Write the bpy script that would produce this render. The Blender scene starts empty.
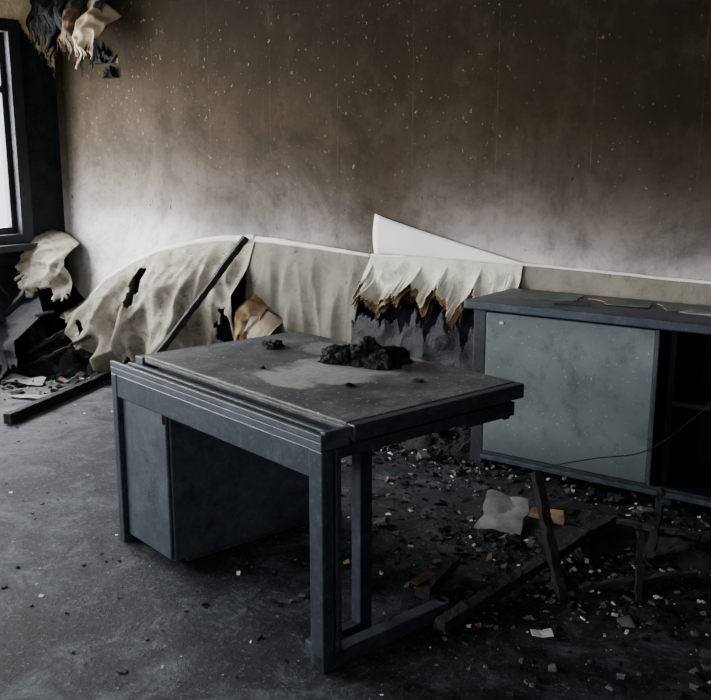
import bpy, bmesh, math, random
from mathutils import Vector, Matrix, noise
random.seed(7)
R=random.random
def U(a,b): return a+(b-a)*random.random()
scene=bpy.context.scene
COL=scene.collection

# ------------------------------------------------------------- materials
class NB:
    def __init__(s,name):
        s.m=bpy.data.materials.new(name); s.m.use_nodes=True
        s.t=s.m.node_tree; s.b=s.t.nodes['Principled BSDF']
        s.co=s.t.nodes.new('ShaderNodeTexCoord').outputs['Object']
    def n(s,t,**k):
        x=s.t.nodes.new(t)
        for a,v in k.items(): setattr(x,a,v)
        return x
    def put(s,sock,v):
        if isinstance(v,(int,float)): sock.default_value=v
        elif isinstance(v,(tuple,list)):
            if len(sock.default_value)==4 and len(v)==3: v=(*v,1)
            sock.default_value=v
        else: s.t.links.new(v,sock)
    def math(s,op,a,b=0.0,c=None,clamp=False):
        x=s.n('ShaderNodeMath',operation=op,use_clamp=clamp)
        s.put(x.inputs[0],a); s.put(x.inputs[1],b)
        if c is not None: s.put(x.inputs[2],c)
        return x.outputs[0]
    def noise(s,scale,detail=4,rough=.55,vec=None,dist=0,scl=None):
        v=vec or s.co
        if scl:
            mp=s.n('ShaderNodeMapping'); s.put(mp.inputs['Vector'],v); mp.inputs['Scale'].default_value=scl; v=mp.outputs[0]
        x=s.n('ShaderNodeTexNoise'); s.put(x.inputs['Vector'],v)
        x.inputs['Scale'].default_value=scale; x.inputs['Detail'].default_value=detail
        x.inputs['Roughness'].default_value=rough; x.inputs['Distortion'].default_value=dist
        return x.outputs[0]
    def ramp(s,f,stops,interp='LINEAR'):
        x=s.n('ShaderNodeValToRGB'); x.color_ramp.interpolation=interp
        e=x.color_ramp.elements
        while len(e)<len(stops): e.new(.5)
        for i,(p,c) in enumerate(stops):
            e[i].position=p
            if isinstance(c,(int,float)): c=(c,c,c)
            e[i].color=(*c,1)
        s.put(x.inputs[0],f); return x.outputs[0]
    def mix(s,f,a,b,mode='MIX'):
        x=s.n('ShaderNodeMix',data_type='RGBA',blend_type=mode)
        s.put(x.inputs[0],f); s.put(x.inputs[6],a); s.put(x.inputs[7],b)
        return x.outputs[2]
    def xyz(s):
        x=s.n('ShaderNodeSeparateXYZ'); s.put(x.inputs[0],s.co); return x.outputs
    def bump(s,h,strength=.4,dist=.01):
        x=s.n('ShaderNodeBump'); x.inputs['Strength'].default_value=strength; x.inputs['Distance'].default_value=dist
        s.put(x.inputs['Height'],h); s.put(s.b.inputs['Normal'],x.outputs[0])
    def fin(s,col,rough=.8,spec=.3,metal=0):
        s.put(s.b.inputs['Base Color'],col); s.put(s.b.inputs['Roughness'],rough)
        s.b.inputs['Specular IOR Level'].default_value=spec; s.b.inputs['Metallic'].default_value=metal
        return s.m

def mottled(name,c1,c2,scale=6,rough=.85,spec=.3,bump=.4,bd=.01,metal=0,detail=6):
    k=NB(name); f=k.noise(scale,detail,.65)
    col=k.ramp(f,[(.3,c1),(.7,c2)])
    k.bump(k.noise(scale*6,6,.7),bump,bd)
    return k.fin(col,rough,spec,metal)

def mat_backwall(name,char=True):
    k=NB(name); X,Y,Z=k.xyz()
    T=k.ramp(k.math('DIVIDE',X,8.0),[(0,.66),(.10,.62),(.22,.48),(.33,.40),(.375,.24),(.41,.50),(.50,.53),(.60,.42),(.8,.32),(1,.25)],'EASE')
    T=k.math('MULTIPLY_ADD',T,.9,-.47)
    n1=k.math('MULTIPLY_ADD',k.noise(1.1,4,.55),.36,-.18)
    n2=k.math('MULTIPLY_ADD',k.noise(6,6,.6,scl=(1,1,.4)),.10,-.05)
    h=k.math('ADD',k.math('SUBTRACT',Z,T),k.math('ADD',n1,n2))
    h=k.math('MULTIPLY_ADD',h,.5,-.45)       # z .9 -> 0 ; z 2.9 -> 1
    col=k.ramp(h,[(0,(.64,.61,.58)),(.05,(.43,.40,.385)),(.10,(.22,.196,.183)),(.18,(.112,.095,.083)),(.27,(.060,.047,.034)),(.40,(.035,.0255,.0145)),(.60,(.020,.0138,.0068)),(.85,(.009,.006,.0028))])
    rt=k.math('MULTIPLY',k.ramp(k.math('DIVIDE',X,8.0),[(.38,0),(.60,1)]),k.ramp(h,[(.15,0),(.42,.74)]))
    col=k.mix(rt,col,(.006,.0044,.0024))
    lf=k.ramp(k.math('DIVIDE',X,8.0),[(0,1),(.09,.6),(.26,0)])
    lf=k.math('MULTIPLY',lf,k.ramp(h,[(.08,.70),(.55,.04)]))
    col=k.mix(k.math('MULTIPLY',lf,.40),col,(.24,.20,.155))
    bl=k.noise(1.7,9,.74,dist=.7)
    col=k.mix(k.ramp(bl,[(.45,0),(.64,.70)]),col,k.mix(.66,col,(.006,.0048,.003)))
    g2=k.noise(12,8,.78)
    col=k.mix(k.ramp(g2,[(.50,0),(.64,.45)]),col,k.mix(.6,col,(.006,.005,.003)))
    dr=k.noise(7,6,.7,scl=(1,1,.12))
    col=k.mix(k.ramp(dr,[(.52,0),(.72,.5)]),col,k.mix(.6,col,(.008,.006,.004)))
    col=k.mix(k.ramp(k.noise(3.2,9,.75),[(.5,0),(.75,.14)]),col,(.13,.105,.065))
    st=k.ramp(k.noise(9,5,.7,scl=(1,1,.06)),[(.60,0),(.8,.08)])
    col=k.mix(st,col,(.2,.16,.11))
    s=k.math('ABSOLUTE',k.math('SUBTRACT',k.math('MODULO',k.math('ADD',X,.25),.53),.265))
    sm=k.math('LESS_THAN',s,.003)
    sm=k.math('MULTIPLY',sm,k.ramp(k.noise(7,5,.75),[(.48,.02),(.70,.30)]))
    col=k.mix(sm,col,(.16,.12,.07))
    msk=k.ramp(k.noise(1.3,2,.5),[(.40,.12),(.58,1)])
    sp=k.ramp(k.noise(34,4,.65,scl=(1,1,.7)),[(.635,0),(.68,1)])
    col=k.mix(k.math('MULTIPLY',k.math('MULTIPLY',sp,msk),.5),col,(.28,.22,.13))
    sp2=k.ramp(k.noise(9,6,.75),[(.67,0),(.69,1)])
    col=k.mix(k.math('MULTIPLY',k.math('MULTIPLY',sp2,msk),.6),col,(.32,.255,.15))
    dk=k.ramp(k.noise(14,4,.65,scl=(1.3,1,.8)),[(.29,1),(.33,0)])
    col=k.mix(k.math('MULTIPLY',dk,.8),col,(.008,.006,.004))
    if char:
        zz=k.math('ADD',Z,k.math('MULTIPLY',k.noise(4,4,.6),.06))
        ch=k.ramp(zz,[(.90,1),(.93,0)])
        chc=k.ramp(k.noise(14,6,.7),[(.35,(.003,.004,.005)),(.6,(.010,.012,.015)),(.75,(.03,.033,.036))])
        col=k.mix(ch,col,chc)
    k.bump(k.math('ADD',k.noise(8,6,.6),k.math('MULTIPLY',k.noise(60,4,.7),.35)),.5,.012)
    return k.fin(col,.85,.07)
M_back=mat_backwall('sooty_wallpaper')
M_apron=mat_backwall('sooty_wallpaper_bulge',False)

def mat_leftwall():
    k=NB('burnt_window_wall'); X,Y,Z=k.xyz()
    zz=k.math('ADD',Z,k.math('MULTIPLY_ADD',k.noise(5,6,.7),.5,-.25))
    zz=k.math('ADD',zz,k.math('MULTIPLY',k.math('MAXIMUM',k.math('ADD',Y,.3),0.0),.9))
    f=k.ramp(k.math('MULTIPLY',zz,.3333),[(.800,0),(.810,1)])
    c=k.ramp(k.noise(9,6,.7),[(.3,(.003,.005,.007)),(.65,(.016,.020,.025))])
    c2=k.ramp(k.noise(5,5,.6),[(.3,(.66,.47,.26)),(.7,(.90,.70,.43))])
    k.bump(k.noise(18,6,.7),.7,.02)
    return k.fin(k.mix(f,c,c2),.85,.15)
M_left=mat_leftwall()
M_otherwall=mottled('sooty_plaster',(.03,.026,.022),(.09,.08,.07),2)
M_ceil=mottled('sooty_ceiling',(.02,.018,.015),(.06,.052,.045),2)

def mat_floor():
    k=NB('ash_floor_window_lit'); X,Y,Z=k.xyz()
    a=k.noise(1.3,8,.72,dist=.6); b=k.noise(5,9,.8,dist=.5); c=k.noise(45,5,.75); e=k.noise(120,2,.6)
    col=k.ramp(a,[(.36,(.004,.005,.007)),(.50,(.016,.0195,.024)),(.66,(.052,.061,.071))])
    col=k.mix(k.ramp(b,[(.43,.9),(.55,0)]),col,(.0025,.003,.004))
    col=k.mix(k.ramp(b,[(.54,0),(.66,.58)]),col,(.095,.108,.121))
    col=k.mix(k.ramp(c,[(.56,0),(.70,.45)]),col,(.17,.185,.195))
    col=k.mix(k.ramp(c,[(.32,.7),(.44,0)]),col,(.003,.004,.005))
    col=k.mix(k.ramp(e,[(.70,0),(.73,.6)]),col,(.32,.34,.35))
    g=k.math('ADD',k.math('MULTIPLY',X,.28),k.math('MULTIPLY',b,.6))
    col=k.mix(k.ramp(g,[(.40,.7),(.95,0)]),col,k.mix(k.ramp(b,[(.36,0),(.58,1)]),(.016,.018,.021),(.29,.295,.30)))  # paler toward the window: its light is put into the floor colour
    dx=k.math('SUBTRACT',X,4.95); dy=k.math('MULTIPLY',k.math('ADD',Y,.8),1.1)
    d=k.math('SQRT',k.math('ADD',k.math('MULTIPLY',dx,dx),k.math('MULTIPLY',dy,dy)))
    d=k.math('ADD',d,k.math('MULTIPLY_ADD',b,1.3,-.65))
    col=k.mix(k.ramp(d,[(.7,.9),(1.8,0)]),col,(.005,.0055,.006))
    k.bump(k.math('ADD',b,k.math('MULTIPLY',c,.6)),.7,.02)
    return k.fin(col,.75,.17)
M_floor=mat_floor()

def mat_desktop(name='desk_top_sooty_laminate'):
    k=NB(name); X,Y,Z=k.xyz()
    a=k.noise(3.5,6,.65,dist=.5); c=k.noise(40,5,.7); b=k.noise(9,8,.8)
    col=k.ramp(a,[(.3,(.035,.038,.042)),(.5,(.070,.073,.077)),(.72,(.14,.142,.143))])
    col=k.mix(k.ramp(b,[(.42,.70),(.55,0)]),col,(.017,.019,.022))
    col=k.mix(k.ramp(b,[(.55,0),(.72,.5)]),col,(.20,.202,.20))
    def blob(cx,cy,rx,ry):
        dx=k.math('DIVIDE',k.math('SUBTRACT',X,cx),rx); dy=k.math('DIVIDE',k.math('SUBTRACT',Y,cy),ry)
        d=k.math('SQRT',k.math('ADD',k.math('MULTIPLY',dx,dx),k.math('MULTIPLY',dy,dy)))
        d=k.math('ADD',d,k.math('MULTIPLY_ADD',k.noise(9,5,.6),1.3,-.65))
        return k.ramp(d,[(.75,1),(.95,0)])
    b1=blob(.60,.56,.38,.22); b2=blob(.29,.56,.08,.18); b3=blob(.74,.85,.12,.18)
    m=k.math('MAXIMUM',k.math('MAXIMUM',b1,b2),k.math('MULTIPLY',b3,.5))
    ash=k.ramp(c,[(.3,(.23,.23,.21)),(.7,(.40,.395,.365))])
    col=k.mix(k.math('MULTIPLY',m,.78),col,ash)
    col=k.mix(k.ramp(k.noise(70,2,.5),[(.68,0),(.72,.8)]),col,(.38,.39,.39))
    col=k.mix(k.ramp(k.noise(22,4,.6),[(.28,.8),(.34,0)]),col,(.008,.008,.010))
    k.bump(k.math('ADD',a,k.math('MULTIPLY',c,.5)),.35,.006)
    return k.fin(col,k.ramp(a,[(.3,.45),(.7,.7)]),.25)
M_dtop=mat_desktop()
def sooty_metal(name,c1,c2,dust,scale=5,rough=.45):
    k=NB(name); a=k.noise(scale,6,.65); b=k.noise(scale*5,7,.8); c=k.noise(90,2,.5)
    col=k.ramp(a,[(.3,c1),(.7,c2)])
    col=k.mix(k.ramp(b,[(.52,0),(.72,.55)]),col,dust)
    col=k.mix(k.ramp(b,[(.34,.6),(.46,0)]),col,(.006,.007,.009))
    col=k.mix(k.ramp(c,[(.67,0),(.72,.6)]),col,dust)
    k.bump(b,.3,.004)
    return k.fin(col,rough,.3)
M_dbody=sooty_metal('desk_sooty_paint',(.020,.026,.034),(.042,.052,.065),(.10,.112,.125),4,.5)
M_dframe=sooty_metal('desk_frame_sooty_steel',(.010,.014,.020),(.025,.033,.044),(.09,.105,.12),7,.45)
M_copper=mottled('brown_edge_strip',(.05,.030,.024),(.14,.085,.068),20,.5,.4,.2,.002)
def mat_door():
    k=NB('cabinet_door_grey_steel'); X,Y,Z=k.xyz()
    a=k.noise(2.2,5,.6); b=k.noise(9,8,.75)
    col=k.ramp(a,[(.3,(.080,.100,.106)),(.7,(.150,.172,.175))])
    col=k.mix(k.ramp(b,[(.5,0),(.70,.55)]),col,(.033,.041,.045))
    col=k.mix(k.ramp(k.noise(60,3,.6),[(.65,0),(.71,.6)]),col,(.30,.33,.33))
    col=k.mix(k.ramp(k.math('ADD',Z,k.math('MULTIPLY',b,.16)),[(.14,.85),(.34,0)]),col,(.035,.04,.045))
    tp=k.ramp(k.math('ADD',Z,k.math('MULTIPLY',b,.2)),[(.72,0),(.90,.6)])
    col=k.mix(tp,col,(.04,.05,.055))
    k.bump(b,.15,.003)
    return k.fin(col,.42,.4)
M_door=mat_door()
M_cab=sooty_metal('cabinet_scorched_panel',(.005,.007,.010),(.018,.024,.033),(.05,.06,.072),5,.5)
M_cabtop=sooty_metal('cabinet_top_sooty',(.012,.018,.026),(.036,.048,.064),(.13,.155,.175),4,.5)
M_cabin=mottled('cabinet_interior_dark',(.002,.0025,.003),(.007,.008,.010),6,.8,.15)  # near-black tone, darker than the outer panels
M_coal=mottled('charcoal',(.002,.002,.0025),(.014,.015,.018),14,.8,.2,.9,.02)
M_board=mottled('charred_board',(.002,.003,.004),(.016,.021,.028),12,.6,.35,.9,.02)
M_wood=mottled('charred_timber',(.003,.003,.003),(.024,.022,.021),14,.75,.25,.9,.012)
M_rust=mottled('scorched_brown_timber',(.004,.003,.003),(.026,.018,.015),14,.75,.25,.9,.012)
M_pale=mottled('pale_plaster_chip',(.36,.36,.35),(.68,.67,.65),18,.85,.2)
M_grey=mottled('grey_rubble',(.025,.028,.031),(.11,.115,.118),18,.85,.2)
M_tan=mottled('scorched_paper',(.08,.042,.02),(.36,.25,.14),12,.85,.2)
M_brown=mottled('burnt_paper_edge',(.012,.007,.004),(.09,.05,.025),14,.85,.2)
M_paper=mottled('sooty_paper_sheet',(.10,.11,.11),(.30,.315,.30),9,.8,.2)
M_curl=mottled('peeled_beige_paper',(.14,.10,.055),(.50,.40,.27),7,.8,.2)
M_winframe=mottled('charred_window_frame',(.003,.005,.007),(.014,.019,.025),8,.6,.3)
M_green=mottled('faded_green_folder',(.045,.065,.055),(.12,.15,.115),7,.7,.3)

def mat_sheet(name,base1,base2,dirt,z0,z1,amt=.65):
    k=NB(name); X,Y,Z=k.xyz()
    a=k.noise(3.2,7,.7,dist=.8); b=k.noise(13,8,.8)
    col=k.ramp(a,[(.3,base1),(.7,base2)])
    zz=k.math('ADD',Z,k.math('MULTIPLY_ADD',a,.40,-.20))
    mr=k.n('ShaderNodeMapRange'); k.put(mr.inputs[0],zz); mr.inputs[1].default_value=z0; mr.inputs[2].default_value=z1; mr.inputs[3].default_value=1; mr.inputs[4].default_value=0
    col=k.mix(k.math('MULTIPLY',mr.outputs[0],.85),col,dirt)
    col=k.mix(k.ramp(b,[(.50,0),(.62,amt)]),col,dirt)
    col=k.mix(k.ramp(k.noise(7,8,.8),[(.59,0),(.68,.85)]),col,(.02,.016,.012))
    k.bump(k.math('ADD',a,k.math('MULTIPLY',b,.3)),.5,.02)
    return k.fin(col,.75,.2)
M_shA=mat_sheet('torn_wallcovering_beige',(.19,.168,.135),(.43,.395,.325),(.050,.041,.031),.05,.90,.75)
M_lip=mottled('lit_wallcovering_fold',(.62,.59,.53),(.80,.78,.73),6,.75,.25,.2)  # fold painted paler, the light its top catches put into the colour
M_shB=mat_sheet('hanging_wallcovering_grey',(.120,.113,.088),(.225,.213,.168),(.06,.055,.043),.2,.8,.4)
M_shC=mat_sheet('hanging_wallcovering_cream',(.46,.44,.37),(.64,.61,.53),(.20,.15,.095),.60,.80,.4)
M_flap=mottled('clean_wallpaper_flap',(.70,.67,.62),(.82,.79,.74),3,.75,.25,.15)

# ------------------------------------------------------------- helpers
def obj(name,me,mats,parent=None,smooth=False):
    o=bpy.data.objects.new(name,me); COL.objects.link(o)
    for m in (mats if isinstance(mats,(list,tuple)) else [mats]): me.materials.append(m)
    if parent: o.parent=parent
    if smooth:
        for p in me.polygons: p.use_smooth=True
    return o
def empty(name,loc=(0,0,0),rot=(0,0,0)):
    e=bpy.data.objects.new(name,None); COL.objects.link(e); e.location=loc; e.rotation_euler=rot; e.empty_display_size=.1
    return e
def add_box(bm,a,b,mi=0,mat=None):
    vs=[]
    for x in (a[0],b[0]):
        for y in (a[1],b[1]):
            for z in (a[2],b[2]):
                v=Vector((x,y,z))
                if mat: v=mat@v
                vs.append(bm.verts.new(v))
    for f in ((0,1,3,2),(4,6,7,5),(0,4,5,1),(2,3,7,6),(0,2,6,4),(1,5,7,3)):
        fc=bm.faces.new([vs[i] for i in f]); fc.material_index=mi
def boxes(name,lst,mats,parent=None,bevel=.004):
    bm=bmesh.new()
    for it in lst: add_box(bm,it[0],it[1],it[2] if len(it)>2 else 0)
    bmesh.ops.recalc_face_normals(bm,faces=bm.faces)
    me=bpy.data.meshes.new(name); bm.to_mesh(me); bm.free()
    o=obj(name,me,mats,parent)
    if bevel:
        m=o.modifiers.new('bevel','BEVEL'); m.width=bevel; m.segments=2; m.limit_method='ANGLE'
    return o
def bar(name,p0,p1,w,h,mats,parent=None,seg=14,rough=.006,twist=0,taper=1.0):
    p0=Vector(p0);p1=Vector(p1);d=(p1-p0);L=d.length;d.normalize()
    side=d.cross(Vector((0,0,1)))
    if side.length<.05: side=Vector((1,0,0))
    side.normalize(); up=side.cross(d).normalized()
    bm=bmesh.new();rings=[]
    sd=U(0,50); seg=max(seg,int(L/.02))
    for i in range(seg+1):
        f=i/seg; c=p0+d*L*f; k=1+(taper-1)*f; r=[]
        for a,b in ((-1,-1),(0,-1),(1,-1),(1,0),(1,1),(0,1),(-1,1),(-1,0)):
            v=c+side*(a*w/2*k)+up*(b*h/2*k)
            v+=noise.noise_vector(v*4+Vector((sd,0,0)))*rough*.7+noise.noise_vector(v*30+Vector((sd,0,0)))*rough*.9
            r.append(bm.verts.new(v))
        rings.append(r)
    for i in range(seg):
        for j in range(8):
            bm.faces.new((rings[i][j],rings[i][(j+1)%8],rings[i+1][(j+1)%8],rings[i+1][j]))
    bm.faces.new(rings[0][::-1]);bm.faces.new(rings[-1])
    bmesh.ops.recalc_face_normals(bm,faces=bm.faces)
    me=bpy.data.meshes.new(name); bm.to_mesh(me); bm.free()
    return obj(name,me,mats,parent)
def interp(pts,f):
    n=len(pts)-1; x=f*n; i=min(int(x),n-1); t=x-i
    g=lambda j: Vector(pts[max(0,min(n,j))])
    p0,p1,p2,p3=g(i-1),g(i),g(i+1),g(i+2)
    return .5*((2*p1)+(-p0+p2)*t+(2*p0-5*p1+4*p2-p3)*t*t+(-p0+3*p1-3*p2+p3)*t**3)
def sheet(name,top,bot,mats,parent=None,nu=90,nv=40,bulge=.03,fold=.02,ffreq=9,rag=.12,seed=0,crumple=.02,holes=None,out=Vector((0,-1,0)),limf=None,curl=0,shift=0,crease=0,ease=1.0,vs=1.0,thick=.003):
    bm=bmesh.new();g=[]
    def lim_at(f):
        return limf(f) if limf else 1-rag*(.5+.9*noise.fractal(Vector((f*9,seed*3.1,0)),.7,2,4))
    for i in range(nu+1):
        f=i/nu;a=interp(top,f);b=interp(bot,f);row=[];lm=lim_at(f)
        for j in range(nv+1):
            v=j/nv; p=a.lerp(b,v); p.y=a.y+(b.y-a.y)*v**ease
            off=bulge*math.sin(math.pi*v)+shift
            off+=fold*v*(math.sin(ffreq*f*6.283+6*noise.noise(Vector((f*3,v*.7,seed))))*.6+.5)
            off+=crumple*min(1,v*3)*(noise.fractal(Vector((p.x*5,p.y*5+seed,p.z*5*vs)),1,2,4)+.5)
            if crease:
                q=Vector((p.x*3.2+seed,p.y*3,p.z*3.2*vs))
                off+=crease*min(1,v*4)*(1-2*abs(noise.noise(q)))+crease*.5*(1-2*abs(noise.noise(q*2.3)))*min(1,v*4)
            if curl and v>lm-.22: off+=curl*((v-lm+.22)/.22)**2*(.6+noise.noise(Vector((f*14,seed,0))))
            row.append(bm.verts.new(p+out*off))
        g.append(row)
    for i in range(nu):
        f=(i+.5)/nu
        lim=lim_at(f)
        for j in range(nv):
            v=(j+.5)/nv
            if v>lim: continue
            if holes and any(((f-h[0])/h[2])**2+((v-h[1])/h[3])**2 < 1+.8*noise.noise(Vector((f*40,v*20,seed))) for h in holes): continue
            bm.faces.new((g[i][j],g[i+1][j],g[i+1][j+1],g[i][j+1]))
    bmesh.ops.delete(bm,geom=[v for v in bm.verts if not v.link_faces],context='VERTS')
    me=bpy.data.meshes.new(name); bm.to_mesh(me); bm.free()
    o=obj(name,me,mats,parent,True)
    if thick: m=o.modifiers.new('thick','SOLIDIFY'); m.thickness=thick
    return o
def tube(name,pts,r,mats,parent=None,seed=0,n=60,jit=.006,radii=None,flat=1.0):
    bm=bmesh.new();rings=[]
    for i in range(n+1):
        f=i/n;c=interp(pts,f);t=(interp(pts,min(1,f+.01))-interp(pts,max(0,f-.01))).normalized()
        s=t.cross(Vector((0,0,1))); 
        if s.length<.05:s=Vector((1,0,0))
        s.normalize();u=s.cross(t).normalized();rr=r if not radii else radii[0]+(radii[1]-radii[0])*f
        ring=[]
        for j in range(8):
            an=j*math.pi/4
            v=c+(s*math.cos(an)*flat+u*math.sin(an))*rr
            v+=noise.noise_vector(v*7+Vector((seed,0,0)))*jit
            ring.append(bm.verts.new(v))
        rings.append(ring)
    for i in range(n):
        for j in range(8): bm.faces.new((rings[i][j],rings[i][(j+1)%8],rings[i+1][(j+1)%8],rings[i+1][j]))
    bm.faces.new(rings[0][::-1]);bm.faces.new(rings[-1])
    me=bpy.data.meshes.new(name); bm.to_mesh(me); bm.free()
    return obj(name,me,mats,parent,True)
def lump(name,loc,size,mats,parent=None,seed=0,sub=4,amp=.45,freq=2.2,rough=.8):
    bm=bmesh.new(); bmesh.ops.create_icosphere(bm,subdivisions=sub,radius=1)
    for v in bm.verts:
        n=noise.fractal(v.co*freq+Vector((seed,seed*2,0)),rough,2,5)
        v.co*=1+amp*n
        v.co=Vector((v.co.x*size[0],v.co.y*size[1],max(-.0,v.co.z)*size[2]))
    me=bpy.data.meshes.new(name); bm.to_mesh(me); bm.free()
    o=obj(name,me,mats,parent); o.location=loc; return o

# ------------------------------------------------------------- room shell
RX,RY,RZ=8.2,-6.6,3.0
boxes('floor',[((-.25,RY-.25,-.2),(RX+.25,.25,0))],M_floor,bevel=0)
boxes('ceiling',[((-.25,RY-.25,RZ),(RX+.25,.25,RZ+.2))],M_ceil,bevel=0)
boxes('wall_back',[((-.25,0,0),(RX+.25,.25,RZ))],M_back,bevel=0)
boxes('wall_right',[((RX,RY,0),(RX+.25,0,RZ))],M_otherwall,bevel=0)
Z0,Z1=.87,2.46
W=[(-.30,-2.1),(-2.7,-4.5),(-5.0,-6.2)]
bl=[((-.25,RY,0),(0,0,Z0)),((-.25,RY,Z1),(0,0,RZ)),((-.25,W[0][0],Z0),(0,0,Z1)),((-.25,W[1][0],Z0),(0,W[0][1],Z1)),((-.25,W[2][0],Z0),(0,W[1][1],Z1)),((-.25,RY,Z0),(0,W[2][1],Z1))]
boxes('wall_left',bl,M_left,bevel=0)
FILL_WIN=[(1.2,3.6),(4.6,7.2)]  # openings behind the camera, added to let in fill light
bl=[((0,RY-.25,0),(RX,RY,Z0)),((0,RY-.25,Z1),(RX,RY,RZ)),((0,RY-.25,Z0),(FILL_WIN[0][0],RY,Z1)),((FILL_WIN[0][1],RY-.25,Z0),(FILL_WIN[1][0],RY,Z1)),((FILL_WIN[1][1],RY-.25,Z0),(RX,RY,Z1))]
boxes('wall_front',bl,M_otherwall,bevel=0)
def window(n,a,b,axis):
    L=[]; t=.10
    def bx(s0,s1,z0,z1,d0=-.12,d1=.03):
        if axis=='x': L.append(((d0,s0,z0),(d1,s1,z1)))
        else: L.append(((s0,RY+d0,z0),(s1,RY+d1,z1)))
    lo,hi=min(a,b),max(a,b)
    bx(lo,lo+t,Z0,Z1);bx(hi-t,hi,Z0,Z1);bx(lo+t,hi-t,Z0,Z0+.07);bx(lo+t,hi-t,Z1-.09,Z1)
    m=(lo+hi)/2; bx(m-.05,m+.05,Z0+.07,Z1-.09,-.1,0)
    bx(lo-.03,hi+.03,Z0-.05,Z0,-.1,.10)
    for s0,s1 in ((lo+t,m-.05),(m+.05,hi-t)):
        bx(s0,s0+.045,Z0+.07,Z1-.09,-.09,-.03);bx(s1-.045,s1,Z0+.07,Z1-.09,-.09,-.03)
        bx(s0+.045,s1-.045,1.95,2.0,-.09,-.03);bx(s0+.045,s1-.045,Z0+.07,Z0+.12,-.09,-.03)
    boxes('window_%d'%n,L,M_winframe,bevel=.006)
for i,(a,b) in enumerate(W): window(i+1,a,b,'x')
for i,(a,b) in enumerate(FILL_WIN): window(i+4,a,b,'y')  # unseen frames for the added fill openings

# ------------------------------------------------------------- torn wall covering
P=empty('peeling_wallcovering')
lipA=[(.30,-.14,.40),(.487,-.20,.46),(.75,-.21,.643),(1.19,-.19,.84),(1.68,-.13,.953),(2.05,-.06,.985)]
botA=[(.06,-.05,.60),(.487,-.20,.46),(.75,-.21,.643),(1.19,-.18,.84),(1.68,-.09,.953),(2.15,.008,.985)]
topA=[(.003,-.004,2.995),(.43,-.004,2.995),(.75,-.004,2.995),(1.19,-.003,2.995),(1.68,.0,2.995),(2.15,.008,2.995)]
sheet('bulged_covering',topA,botA,M_apron,P,90,120,.0,.0,4,0,1,.0,ease=9,thick=0)
tube('lip_left',lipA,.02,M_lip,P,1,80,.012,(.012,.026))
sheet('drape_left',lipA,[(.62,-.24,.32),(.80,-.38,.22),(1.10,-.45,.10),(1.35,-.42,.06),(1.75,-.34,.05),(2.1,-.18,.08)],M_shA,P,190,90,.03,.10,5.2,.16,3,.02,holes=[(.60,.26,.018,.15),(.94,.62,.04,.16),(.30,.55,.012,.12)],crease=.11,vs=.5)
sheet('drape_corner',[(.0,-.12,.95),(.14,-.10,.93),(.30,-.10,.86)],[(.10,-.50,.70),(.32,-.45,.52),(.56,-.28,.44)],M_shA,P,60,40,.05,.02,2.3,.25,5,.03,crease=.10)
sheet('torn_scrap_1',[(2.06,-.14,.62),(2.14,-.17,.66),(2.24,-.14,.60)],[(2.04,-.22,.36),(2.16,-.26,.30),(2.30,-.20,.34)],M_tan,P,40,40,.03,.02,1.5,.45,61,.03,crease=.05)
sheet('torn_scrap_2',[(2.20,-.18,.56),(2.30,-.2,.54),(2.38,-.18,.50)],[(2.18,-.30,.38),(2.30,-.32,.34),(2.42,-.28,.36)],M_shC,P,40,40,.03,.02,1.5,.45,67,.03,crease=.05)
lipB=[(2.03,-.06,.985),(2.3,-.06,.975),(2.6,-.06,.955),(2.94,-.05,.93)]
sheet('hanging_panel_grey',lipB,[(2.08,-.16,.22),(2.4,-.18,.22),(2.7,-.15,.2),(2.90,-.12,.2)],M_shB,P,110,60,.02,.05,2.2,.10,11,.01,crease=.03,vs=.3)
tube('lip_mid',lipB,.015,M_lip,P,3,60,.006,(.024,.010))
lipC=[(2.95,-.05,.935),(3.3,-.05,.945),(3.6,-.05,.945),(3.93,-.05,.94)]
botC=[(2.90,-.16,.45),(3.25,-.13,.45),(3.6,-.15,.45),(3.97,-.10,.45)]
def jag(f,sd=0):
    w=f*4.6+.9*noise.noise(Vector((f*4,sd,3)))
    tooth=abs((w%1)-.5)*2
    return .36+.22*tooth**.8+.14*noise.fractal(Vector((f*14,sd,7)),.8,2,4)+.12*noise.noise(Vector((f*3,sd,1)))
sheet('hanging_panel_cream',lipC,botC,M_shC,P,280,90,.02,.02,4.2,0,17,.02,limf=lambda f: jag(f)-.05,curl=.10,crease=.03)
sheet('scorched_edge_brown',lipC,botC,M_tan,P,280,90,.02,.02,4.2,0,17,.02,limf=lambda f: jag(f)+.03+.07*noise.noise(Vector((f*22,4,1))),curl=.08,shift=-.007,crease=.03)
sheet('scorched_edge_black',lipC,botC,M_brown,P,280,90,.02,.02,4.2,0,17,.02,limf=lambda f: jag(f)+.09+.12*noise.noise(Vector((f*30,9,1))),curl=.04,shift=-.014,crease=.03)
lipD=[(3.92,-.04,.945),(5.0,-.04,.925),(6.5,-.04,.93),(8.15,-.04,.93)]
sheet('hanging_panel_right',lipD,[(3.95,-.09,.3),(5.0,-.08,.3),(6.5,-.09,.3),(8.15,-.08,.3)],M_shB,P,160,40,.015,.012,7,.10,23,.008,crease=.015)
tube('lip_right',lipC[:1]+lipD,.008,M_lip,P,3,120,.004)
bm=bmesh.new()
n=26;rows=[]
for i in range(n+1):
    f=i/n;x=2.955+f*(3.94-2.955);zt=1.175+(.945-1.175)*f**.92;zb=.935;r=[]
    for j in range(9):
        v=j/8; z=zb+(zt-zb)*v
        r.append(bm.verts.new((x,-.022-.018*math.sin(math.pi*v)*(1-f)-.008*(noise.noise(Vector((x*4,z*6,2)))+.3),z)))
    rows.append(r)
for i in range(n):
    for j in range(8): bm.faces.new((rows[i][j],rows[i+1][j],rows[i+1][j+1],rows[i][j+1]))
me=bpy.data.meshes.new('clean_flap');bm.to_mesh(me);bm.free()
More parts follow.
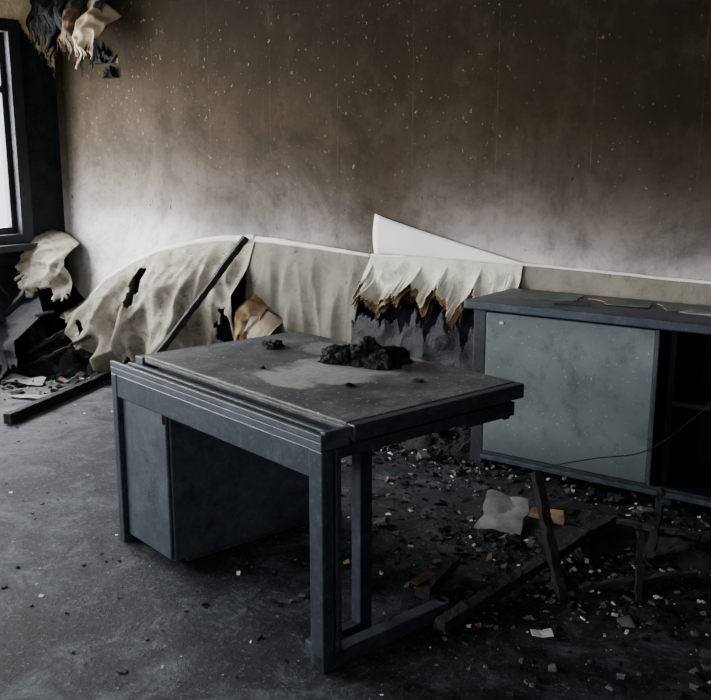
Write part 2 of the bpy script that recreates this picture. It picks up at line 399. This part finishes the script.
o=obj('clean_flap',me,M_flap,P,True);o.modifiers.new('s','SOLIDIFY').thickness=.003
sheet('peel_curl_brown',[(.40,-.03,2.66),(.58,-.05,2.62),(.76,-.03,2.52)],[(.42,-.16,2.22),(.58,-.2,2.12),(.70,-.12,2.14)],M_brown,P,70,60,.05,.02,1.5,.35,31,.04,crease=.06)
sheet('peel_curl_beige',[(.60,-.10,2.60),(.72,-.12,2.56),(.86,-.06,2.44)],[(.62,-.22,2.18),(.70,-.26,2.08),(.80,-.18,2.16)],M_curl,P,60,50,.06,.02,1,.45,37,.03,crease=.07)
for i in range(10):
    x=.08+i*.068+U(-.02,.02)
    sheet('burnt_shred_%d'%(i+1),[(x-.08,-.02,2.84-.3*x),(x,-.05,2.86-.3*x),(x+.08,-.02,2.82-.3*x)],[(x-.06,-.07,2.42-.35*x+U(-.16,.04)),(x,-.12,2.30-.35*x+U(-.18,.04)),(x+.05,-.06,2.40-.3*x)],M_coal,P,26,30,.05,.02,1.2,.6,i*2.7+50,.05,crease=.06)
for i in range(14):
    x=U(.02,.66);z=2.58-.6*x+U(-.18,.14)
    lump('burnt_blister_%d'%(i+1),(x,-.01,z),(U(.04,.10),U(.03,.05),U(.06,.13)),M_coal,P,i*3.3,3,.8,2.5)

sheet('charred_board',[(2.98,-.34,.0),(3.3,-.36,.0),(3.6,-.34,.0),(3.92,-.30,.0)],[(2.98,-.24,.74),(3.3,-.26,.74),(3.6,-.24,.74),(3.92,-.22,.74)],M_board,None,200,80,.01,.01,3,0,71,.015,limf=lambda f: .84+.16*noise.fractal(Vector((f*12,3,7)),.7,2,5)-.10*abs(((f*5.3)%1)-.5),crease=.03,thick=.012)

# ------------------------------------------------------------- burnt pile below the window
BP=empty('burnt_debris_pile')
pl=[((.18,-.50,.05),(.42,-.95,.48),.05,.03),((.10,-.35,.10),(.25,-.80,.62),.07,.02),((.35,-.95,.02),(.75,-.45,.38),.035,.025),((.12,-.75,.30),(.60,-.60,.44),.04,.02),((.20,-1.15,.02),(.30,-.60,.55),.04,.03),((.50,-.90,.03),(.95,-.55,.30),.03,.02),((.08,-.90,.02),(.16,-1.10,.60),.09,.02)]
for i,(a,b,w_,h_) in enumerate(pl): bar('burnt_stick_%d'%(i+1),a,b,w_,h_,M_wood if i%2 else M_winframe,BP,seg=14,rough=.012)
sheet('burnt_cloth',[(.10,-.40,.62),(.30,-.50,.55),(.50,-.60,.42)],[(.20,-.95,.10),(.45,-1.0,.05),(.75,-.85,.05)],M_board,BP,60,50,.06,.04,3,.3,83,.05,crease=.08)

# ------------------------------------------------------------- desk   local X=t (short side, away from lens), Y=s (long side)
ang=math.atan2(.974,.226)
D=empty('office_desk',(4.540,-2.554,0),(0,0,ang))
Lg,Wd=1.30,.88
boxes('top_panel',[((.115,.025,.722),(Wd,Lg-.06,.752))],M_dtop,D,.005)
boxes('edge_strip',[((.110,.03,.735),(.1149,Lg-.07,.740))],M_copper,D,.001)
boxes('side_ledge',[((.0,.0,.690),(.107,Lg,.716)),((.06,.02,.716),(.072,Lg-.03,.728)),((.0,.0,.716),(.014,Lg,.738)),((.107,Lg-.058,.69),(Wd*.98,Lg,.742)),((.014,0,.716),(.115,.022,.745))],M_dbody,D,.003)
boxes('apron_rails',[((.004,.0,.60),(.030,Lg,.6895)),((.03,.002,.655),(Wd-.03,.045,.6895)),((.115,-.012,.700),(Wd,.0245,.750)),((Wd-.05,.03,.62),(Wd-.02,Lg-.02,.715)),((.15,.1,.66),(.2,Lg-.1,.72)),((.60,.002,.64),(Wd-.03,.07,.6895))],M_dframe,D,.004)
boxes('leg_frame_near',[((.0,-.002,.0),(.045,.06,.69)),((.055,.0,.03),(.075,.045,.69)),((.0,-.0,.0),(.55,.05,.05)),((.235,.10,.0),(.285,.145,.69)),((.04,.10,.0),(.285,.14,.04)),((.52,.01,.0),(.56,.05,.05))],M_dframe,D,.004)
boxes('leg_frame_far',[((.0,Lg-.04,.0),(.04,Lg,.69)),((Wd-.10,Lg-.04,.0),(Wd-.06,Lg,.69)),((.04,Lg-.04,.0),(Wd-.1,Lg-.005,.04))],M_dframe,D,.004)
boxes('pedestal_cabinet',[((.035,.92,.025),(.76,1.262,.655)),((.02,.925,.035),(.0345,1.255,.60)),((.10,.94,.0),(.70,1.24,.025))],M_dbody,D,.005)
boxes('pedestal_handle',[((.010,.930,.56),(.02,.95,.60))],M_grey,D,.002)
def on_desk(t,s): 
    m=Matrix.Rotation(ang,4,'Z'); v=m@Vector((t,s,0)); return (4.540+v.x,-2.554+v.y,.752)
A=empty('burnt_debris_on_desk')
for i,(t,s,a,b,c) in enumerate([(.70,.61,.080,.11,.060),(.77,.54,.08,.08,.055),(.63,.67,.07,.08,.06),(.69,.50,.07,.07,.055),(.72,.60,.07,.07,.085)]):
    lump('charred_lump_%d'%(i+1),on_desk(t,s),(a,b,c),M_coal,A,i*7.7,5,.32,1.5,.9)
for i,(t,s,a,b,c) in enumerate([(.60,1.06,.045,.035,.025),(.57,1.02,.03,.03,.02),(.62,.24,.02,.015,.01),(.40,.35,.018,.015,.010),(.33,.75,.010,.010,.008)]):
    lump('cinder_%d'%(i+1),on_desk(t,s),(a,b,c),M_coal,A,i*5.1+90,4,.45,1.8)

# ------------------------------------------------------------- sideboard cabinet
C=empty('sideboard_cabinet')
x0,x1,yf,yb=3.99,5.80,-.645,-.16
boxes('top_slab',[((x0-.06,yf-.03,.795),(x1+.05,yb,.835))],M_cabtop,C,.006)
boxes('carcass',[((x0-.02,yf,.03),(x0+.045,yb,.794)),((x1-.04,yf,.07),(x1,yb,.794)),((x0+.046,yf,.055),(x1-.041,yb,.095))],M_cab,C,.004)
boxes('interior',[((x0+.046,yb-.02,.0955),(x1-.041,yb-.002,.794)),((4.90,yf+.03,.0955),(4.93,yb-.021,.794)),((4.931,yf+.02,.46),(x1-.042,yb-.022,.482))],M_cabin,C,.003)
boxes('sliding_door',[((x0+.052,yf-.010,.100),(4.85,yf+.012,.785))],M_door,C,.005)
boxes('door_edge',[((4.8505,yf-.012,.098),(4.868,yf+.012,.788)),((x0+.046,yf-.02,.060),(x1,yf-.0005,.082))],M_cabtop,C,.003)
boxes('feet',[((x0,yf+.02,0),(x0+.05,yf+.07,.0545)),((x1-.1,yf+.02,0),(x1-.05,yf+.07,.0545)),((x0+.05,yb-.07,0),(x0+.1,yb-.02,.0545)),((x1-.1,yb-.07,0),(x1-.05,yb-.02,.0545)),((4.9,yf+.05,0),(4.95,yf+.1,.0545))],M_cab,C,.003)
boxes('door_catch',[((4.115,yf-.016,.735),(4.135,yf-.0101,.747))],M_pale,C,.002)
def flake(name,x,y,z,w,h,rot,mat,parent=None,bend=.01,seed=0,tilt=(0,0)):
    bm=bmesh.new();n=14;g=[]
    m=Matrix.Translation((x,y,z))@Matrix.Rotation(rot,4,'Z')@Matrix.Rotation(tilt[0],4,'X')@Matrix.Rotation(tilt[1],4,'Y')
    for i in range(n+1):
        r=[]
        for j in range(n+1):
            a=(i/n-.5)*w;b=(j/n-.5)*h
            ed=1+.22*noise.noise(Vector((a*12,b*12,seed)))
            q=m@Vector((a*ed,b*ed,0)); q.z+=abs(noise.noise(Vector((a*6,b*6,seed+5))))*bend*2
            r.append(bm.verts.new(q))
        g.append(r)
    for i in range(n):
        for j in range(n): bm.faces.new((g[i][j],g[i+1][j],g[i+1][j+1],g[i][j+1]))
    me=bpy.data.meshes.new(name);bm.to_mesh(me);bm.free()
    o=obj(name,me,mat,parent);o.modifiers.new('s','SOLIDIFY').thickness=.003
    return o
Q=empty('scorched_papers')
for i,(x,y,w,h,r,m) in enumerate([(4.25,-.34,.26,.2,.2,M_green),(4.50,-.30,.16,.10,-.3,M_tan),(4.62,-.36,.22,.12,.1,M_green),(4.86,-.30,.2,.2,.5,M_green),(4.98,-.40,.18,.10,-.2,M_paper),(4.40,-.48,.15,.1,.3,M_cab),(5.15,-.34,.25,.2,.1,M_green)]):
    flake('scorched_sheet_%d'%(i+1),x,y,.838,w,h,r,m,Q,.004,i*3)
tube('burnt_cable',[(4.25,-.80,.01),(4.40,-.72,.10),(4.62,-.69,.18),(4.85,-.68,.26),(5.05,-.67,.45),(5.2,-.66,.66),(5.3,-.69,.80),(5.32,-.62,.842)],.0025,M_coal,None,0,80,.002)

# ------------------------------------------------------------- timbers
bar('fallen_batten',(1.74,-.98,.03),(2.215,-.335,1.02),.055,.035,M_wood,seg=24,rough=.006)
bar('fallen_batten.001',(1.02,-.37,.03),(1.49,-1.58,.035),.045,.06,M_wood,seg=24,rough=.006)
bar('charred_plank',(4.70,-2.15,.03),(4.83,-1.00,.05),.045,.035,M_wood,seg=30,rough=.008)
bar('charred_post',(4.92,-1.70,.0),(4.72,-1.50,.36),.030,.045,M_rust,seg=20,rough=.009)
bar('charred_post.001',(5.06,-1.20,.0),(5.02,-.98,.22),.03,.035,M_wood,seg=14,rough=.008)
bar('charred_post.002',(5.14,-1.55,.0),(5.10,-1.46,.22),.022,.025,M_wood,seg=14,rough=.008)
bar('charred_offcut',(4.54,-2.00,.03),(4.50,-1.72,.04),.05,.035,M_wood,seg=14,rough=.012)
bar('charred_offcut.001',(4.95,-1.60,.02),(5.25,-1.25,.02),.025,.02,M_wood,seg=14,rough=.01)
bar('charred_offcut.002',(4.75,-.95,.02),(5.2,-1.05,.08),.025,.018,M_wood,seg=14,rough=.01)
flake('fallen_board',4.44,-1.20,.045,.28,.18,1.9,M_paper,None,.014,3,(.08,-.18))
flake('fallen_board.001',4.60,-1.12,.045,.14,.10,.3,M_tan,None,.015,8,(.1,.1))
flake('fallen_board.002',1.05,-1.15,.012,.22,.08,.3,M_paper,None,.01,12)
flake('fallen_board.003',.75,-.95,.03,.26,.10,.6,M_paper,None,.02,14,(.2,.1))
flake('fallen_board.004',4.50,-1.93,.055,.12,.04,1.5,M_brown,None,.01,21,(.05,.05))
flake('fallen_board.005',4.97,-1.97,.012,.07,.04,.6,M_pale,None,.01,25,(.05,.05))

# ------------------------------------------------------------- one mass of rubble
RB=bmesh.new()
def rubble(gen,count,smin,smax,weights,flat=(.25,.8)):
    bm=RB
    for _ in range(count):
        x,y,z=gen()
        s=smin+(smax-smin)*R()**4
        rr=R();mi=0;acc=0
        for q,w in enumerate(weights):
            acc+=w
            if rr<acc: mi=q;break
        if mi==2: s=min(s,.016)
        m=Matrix.Translation((x,y,z))@Matrix.Rotation(U(0,6.28),4,'Z')@Matrix.Rotation(U(-.45,.45),4,'X')@Matrix.Rotation(U(-.45,.45),4,'Y')
        a,b,c=s*U(.5,1),s*U(.3,1),s*U(*flat)*.6
        vs=[]
        for i in (-1,1):
            for j in (-1,1):
                for k in (-1,1):
                    vs.append(bm.verts.new(m@Vector((i*a*U(.35,1),j*b*U(.35,1),k*c*U(.5,1)+c*.6))))
        for f in ((0,1,3,2),(4,6,7,5),(0,4,5,1),(2,3,7,6),(0,2,6,4),(1,5,7,3)):
            bm.faces.new([vs[i] for i in f]).material_index=mi
def mound(x,y,a,b,c,seed):
    n=40;g=[]
    for i in range(n+1):
        r=[]
        for j in range(n+1):
            p=i/n*2-1;q=j/n*2-1
            px=max(.02,x+p*a);py=min(-.02,y+q*b)
            hh=max(0,1-(p*p+q*q))**.8*c*(.8+.7*noise.fractal(Vector((px*6,py*6,seed)),.8,2,5))-.004
            r.append(RB.verts.new((px,py,hh)))
        g.append(r)
    for i in range(n):
        for j in range(n): RB.faces.new((g[i][j],g[i+1][j],g[i+1][j+1],g[i][j+1]))
def g_all(): return (U(.2,7.5),U(-4.8,-.1),0)
rubble(g_all,4200,.002,.018,[.46,.37,.15,.02],(.2,.5))
def g_mid():
    x=random.gauss(4.80,.48);y=random.gauss(-1.25,.48)
    return (x,min(-.05,y),0 if R()<.7 else U(0,.012))
rubble(g_mid,4500,.002,.024,[.60,.30,.08,.02],(.2,.6))
rubble(g_mid,220,.018,.055,[.8,.2,0,0],(.2,.6))
def g_back():
    x=random.gauss(3.75,.28);y=-.12-abs(random.gauss(0,.38))
    return (x,y,max(0,.12-abs(x-3.75)*.2+y*.12)*R())
rubble(g_back,2100,.005,.04,[.48,.40,.09,.03])
def g_corner():
    x=U(.12,1.15);y=-.15-abs(random.gauss(0,.32))
    return (x,y,max(0,.32-abs(x-.40)*.40+y*.35)*R())
rubble(g_corner,2400,.008,.06,[.56,.33,.08,.03])
def g_win(): return (.05+abs(random.gauss(0,.35)),U(-1.6,-.2),U(0,.06))
rubble(g_win,900,.008,.06,[.6,.3,.08,.02])
def g_wall(): return (U(1.2,4),-.1-abs(random.gauss(0,.2)),U(0,.05))
rubble(g_wall,700,.008,.045,[.6,.3,.08,.02])
for i,(x,y,a,b,c) in enumerate([(.42,-.50,.40,.42,.30),(.9,-.30,.30,.22,.13),(3.72,-.36,.34,.30,.13),(4.6,-1.05,.5,.26,.04),(5.2,-1.0,.35,.2,.05)]): mound(x,y,a,b,c,i*9.1)
me=bpy.data.meshes.new('rubble_debris');RB.to_mesh(me);RB.free()
obj('rubble_debris',me,[M_coal,M_grey,M_pale,M_tan])

# ------------------------------------------------------------- lights
def area(name,loc,rot,sx,sy,e,c):
    l=bpy.data.lights.new(name,'AREA');l.shape='RECTANGLE';l.size=sx;l.size_y=sy;l.energy=e;l.color=c
    o=bpy.data.objects.new(name,l);COL.objects.link(o);o.location=loc;o.rotation_euler=rot;return o
cool=(.97,.985,1.0)
for i,((a,b),e) in enumerate(zip(W,(720,760,230))):
    area('front_fill_light_%d'%(i+1),(-.45,(a+b)/2,1.7),(0,-math.pi/2,0),1.9,abs(a-b)+.3,e,cool)
for i,((a,b),e) in enumerate(zip(FILL_WIN,(150,120))):
    area('front_fill_light_%d'%(i+4),((a+b)/2,RY-.45,1.7),(math.pi/2,0,0),abs(a-b)+.3,1.9,e,(.97,.985,1))  # fill lamps added outside the unseen front openings
w=bpy.data.worlds.new('overcast_sky');scene.world=w;w.use_nodes=True
w.node_tree.nodes['Background'].inputs[0].default_value=(.85,.92,1,1);w.node_tree.nodes['Background'].inputs[1].default_value=3.0

# ------------------------------------------------------------- camera
cd=bpy.data.cameras.new('camera');cam=bpy.data.objects.new('camera',cd);COL.objects.link(cam)
cd.sensor_width=36;cd.lens=924/711*36;cd.clip_start=.05
cam.location=(6.087,-4.512,1.513);cam.rotation_euler=(math.pi/2-.208,0,.63)
scene.camera=cam
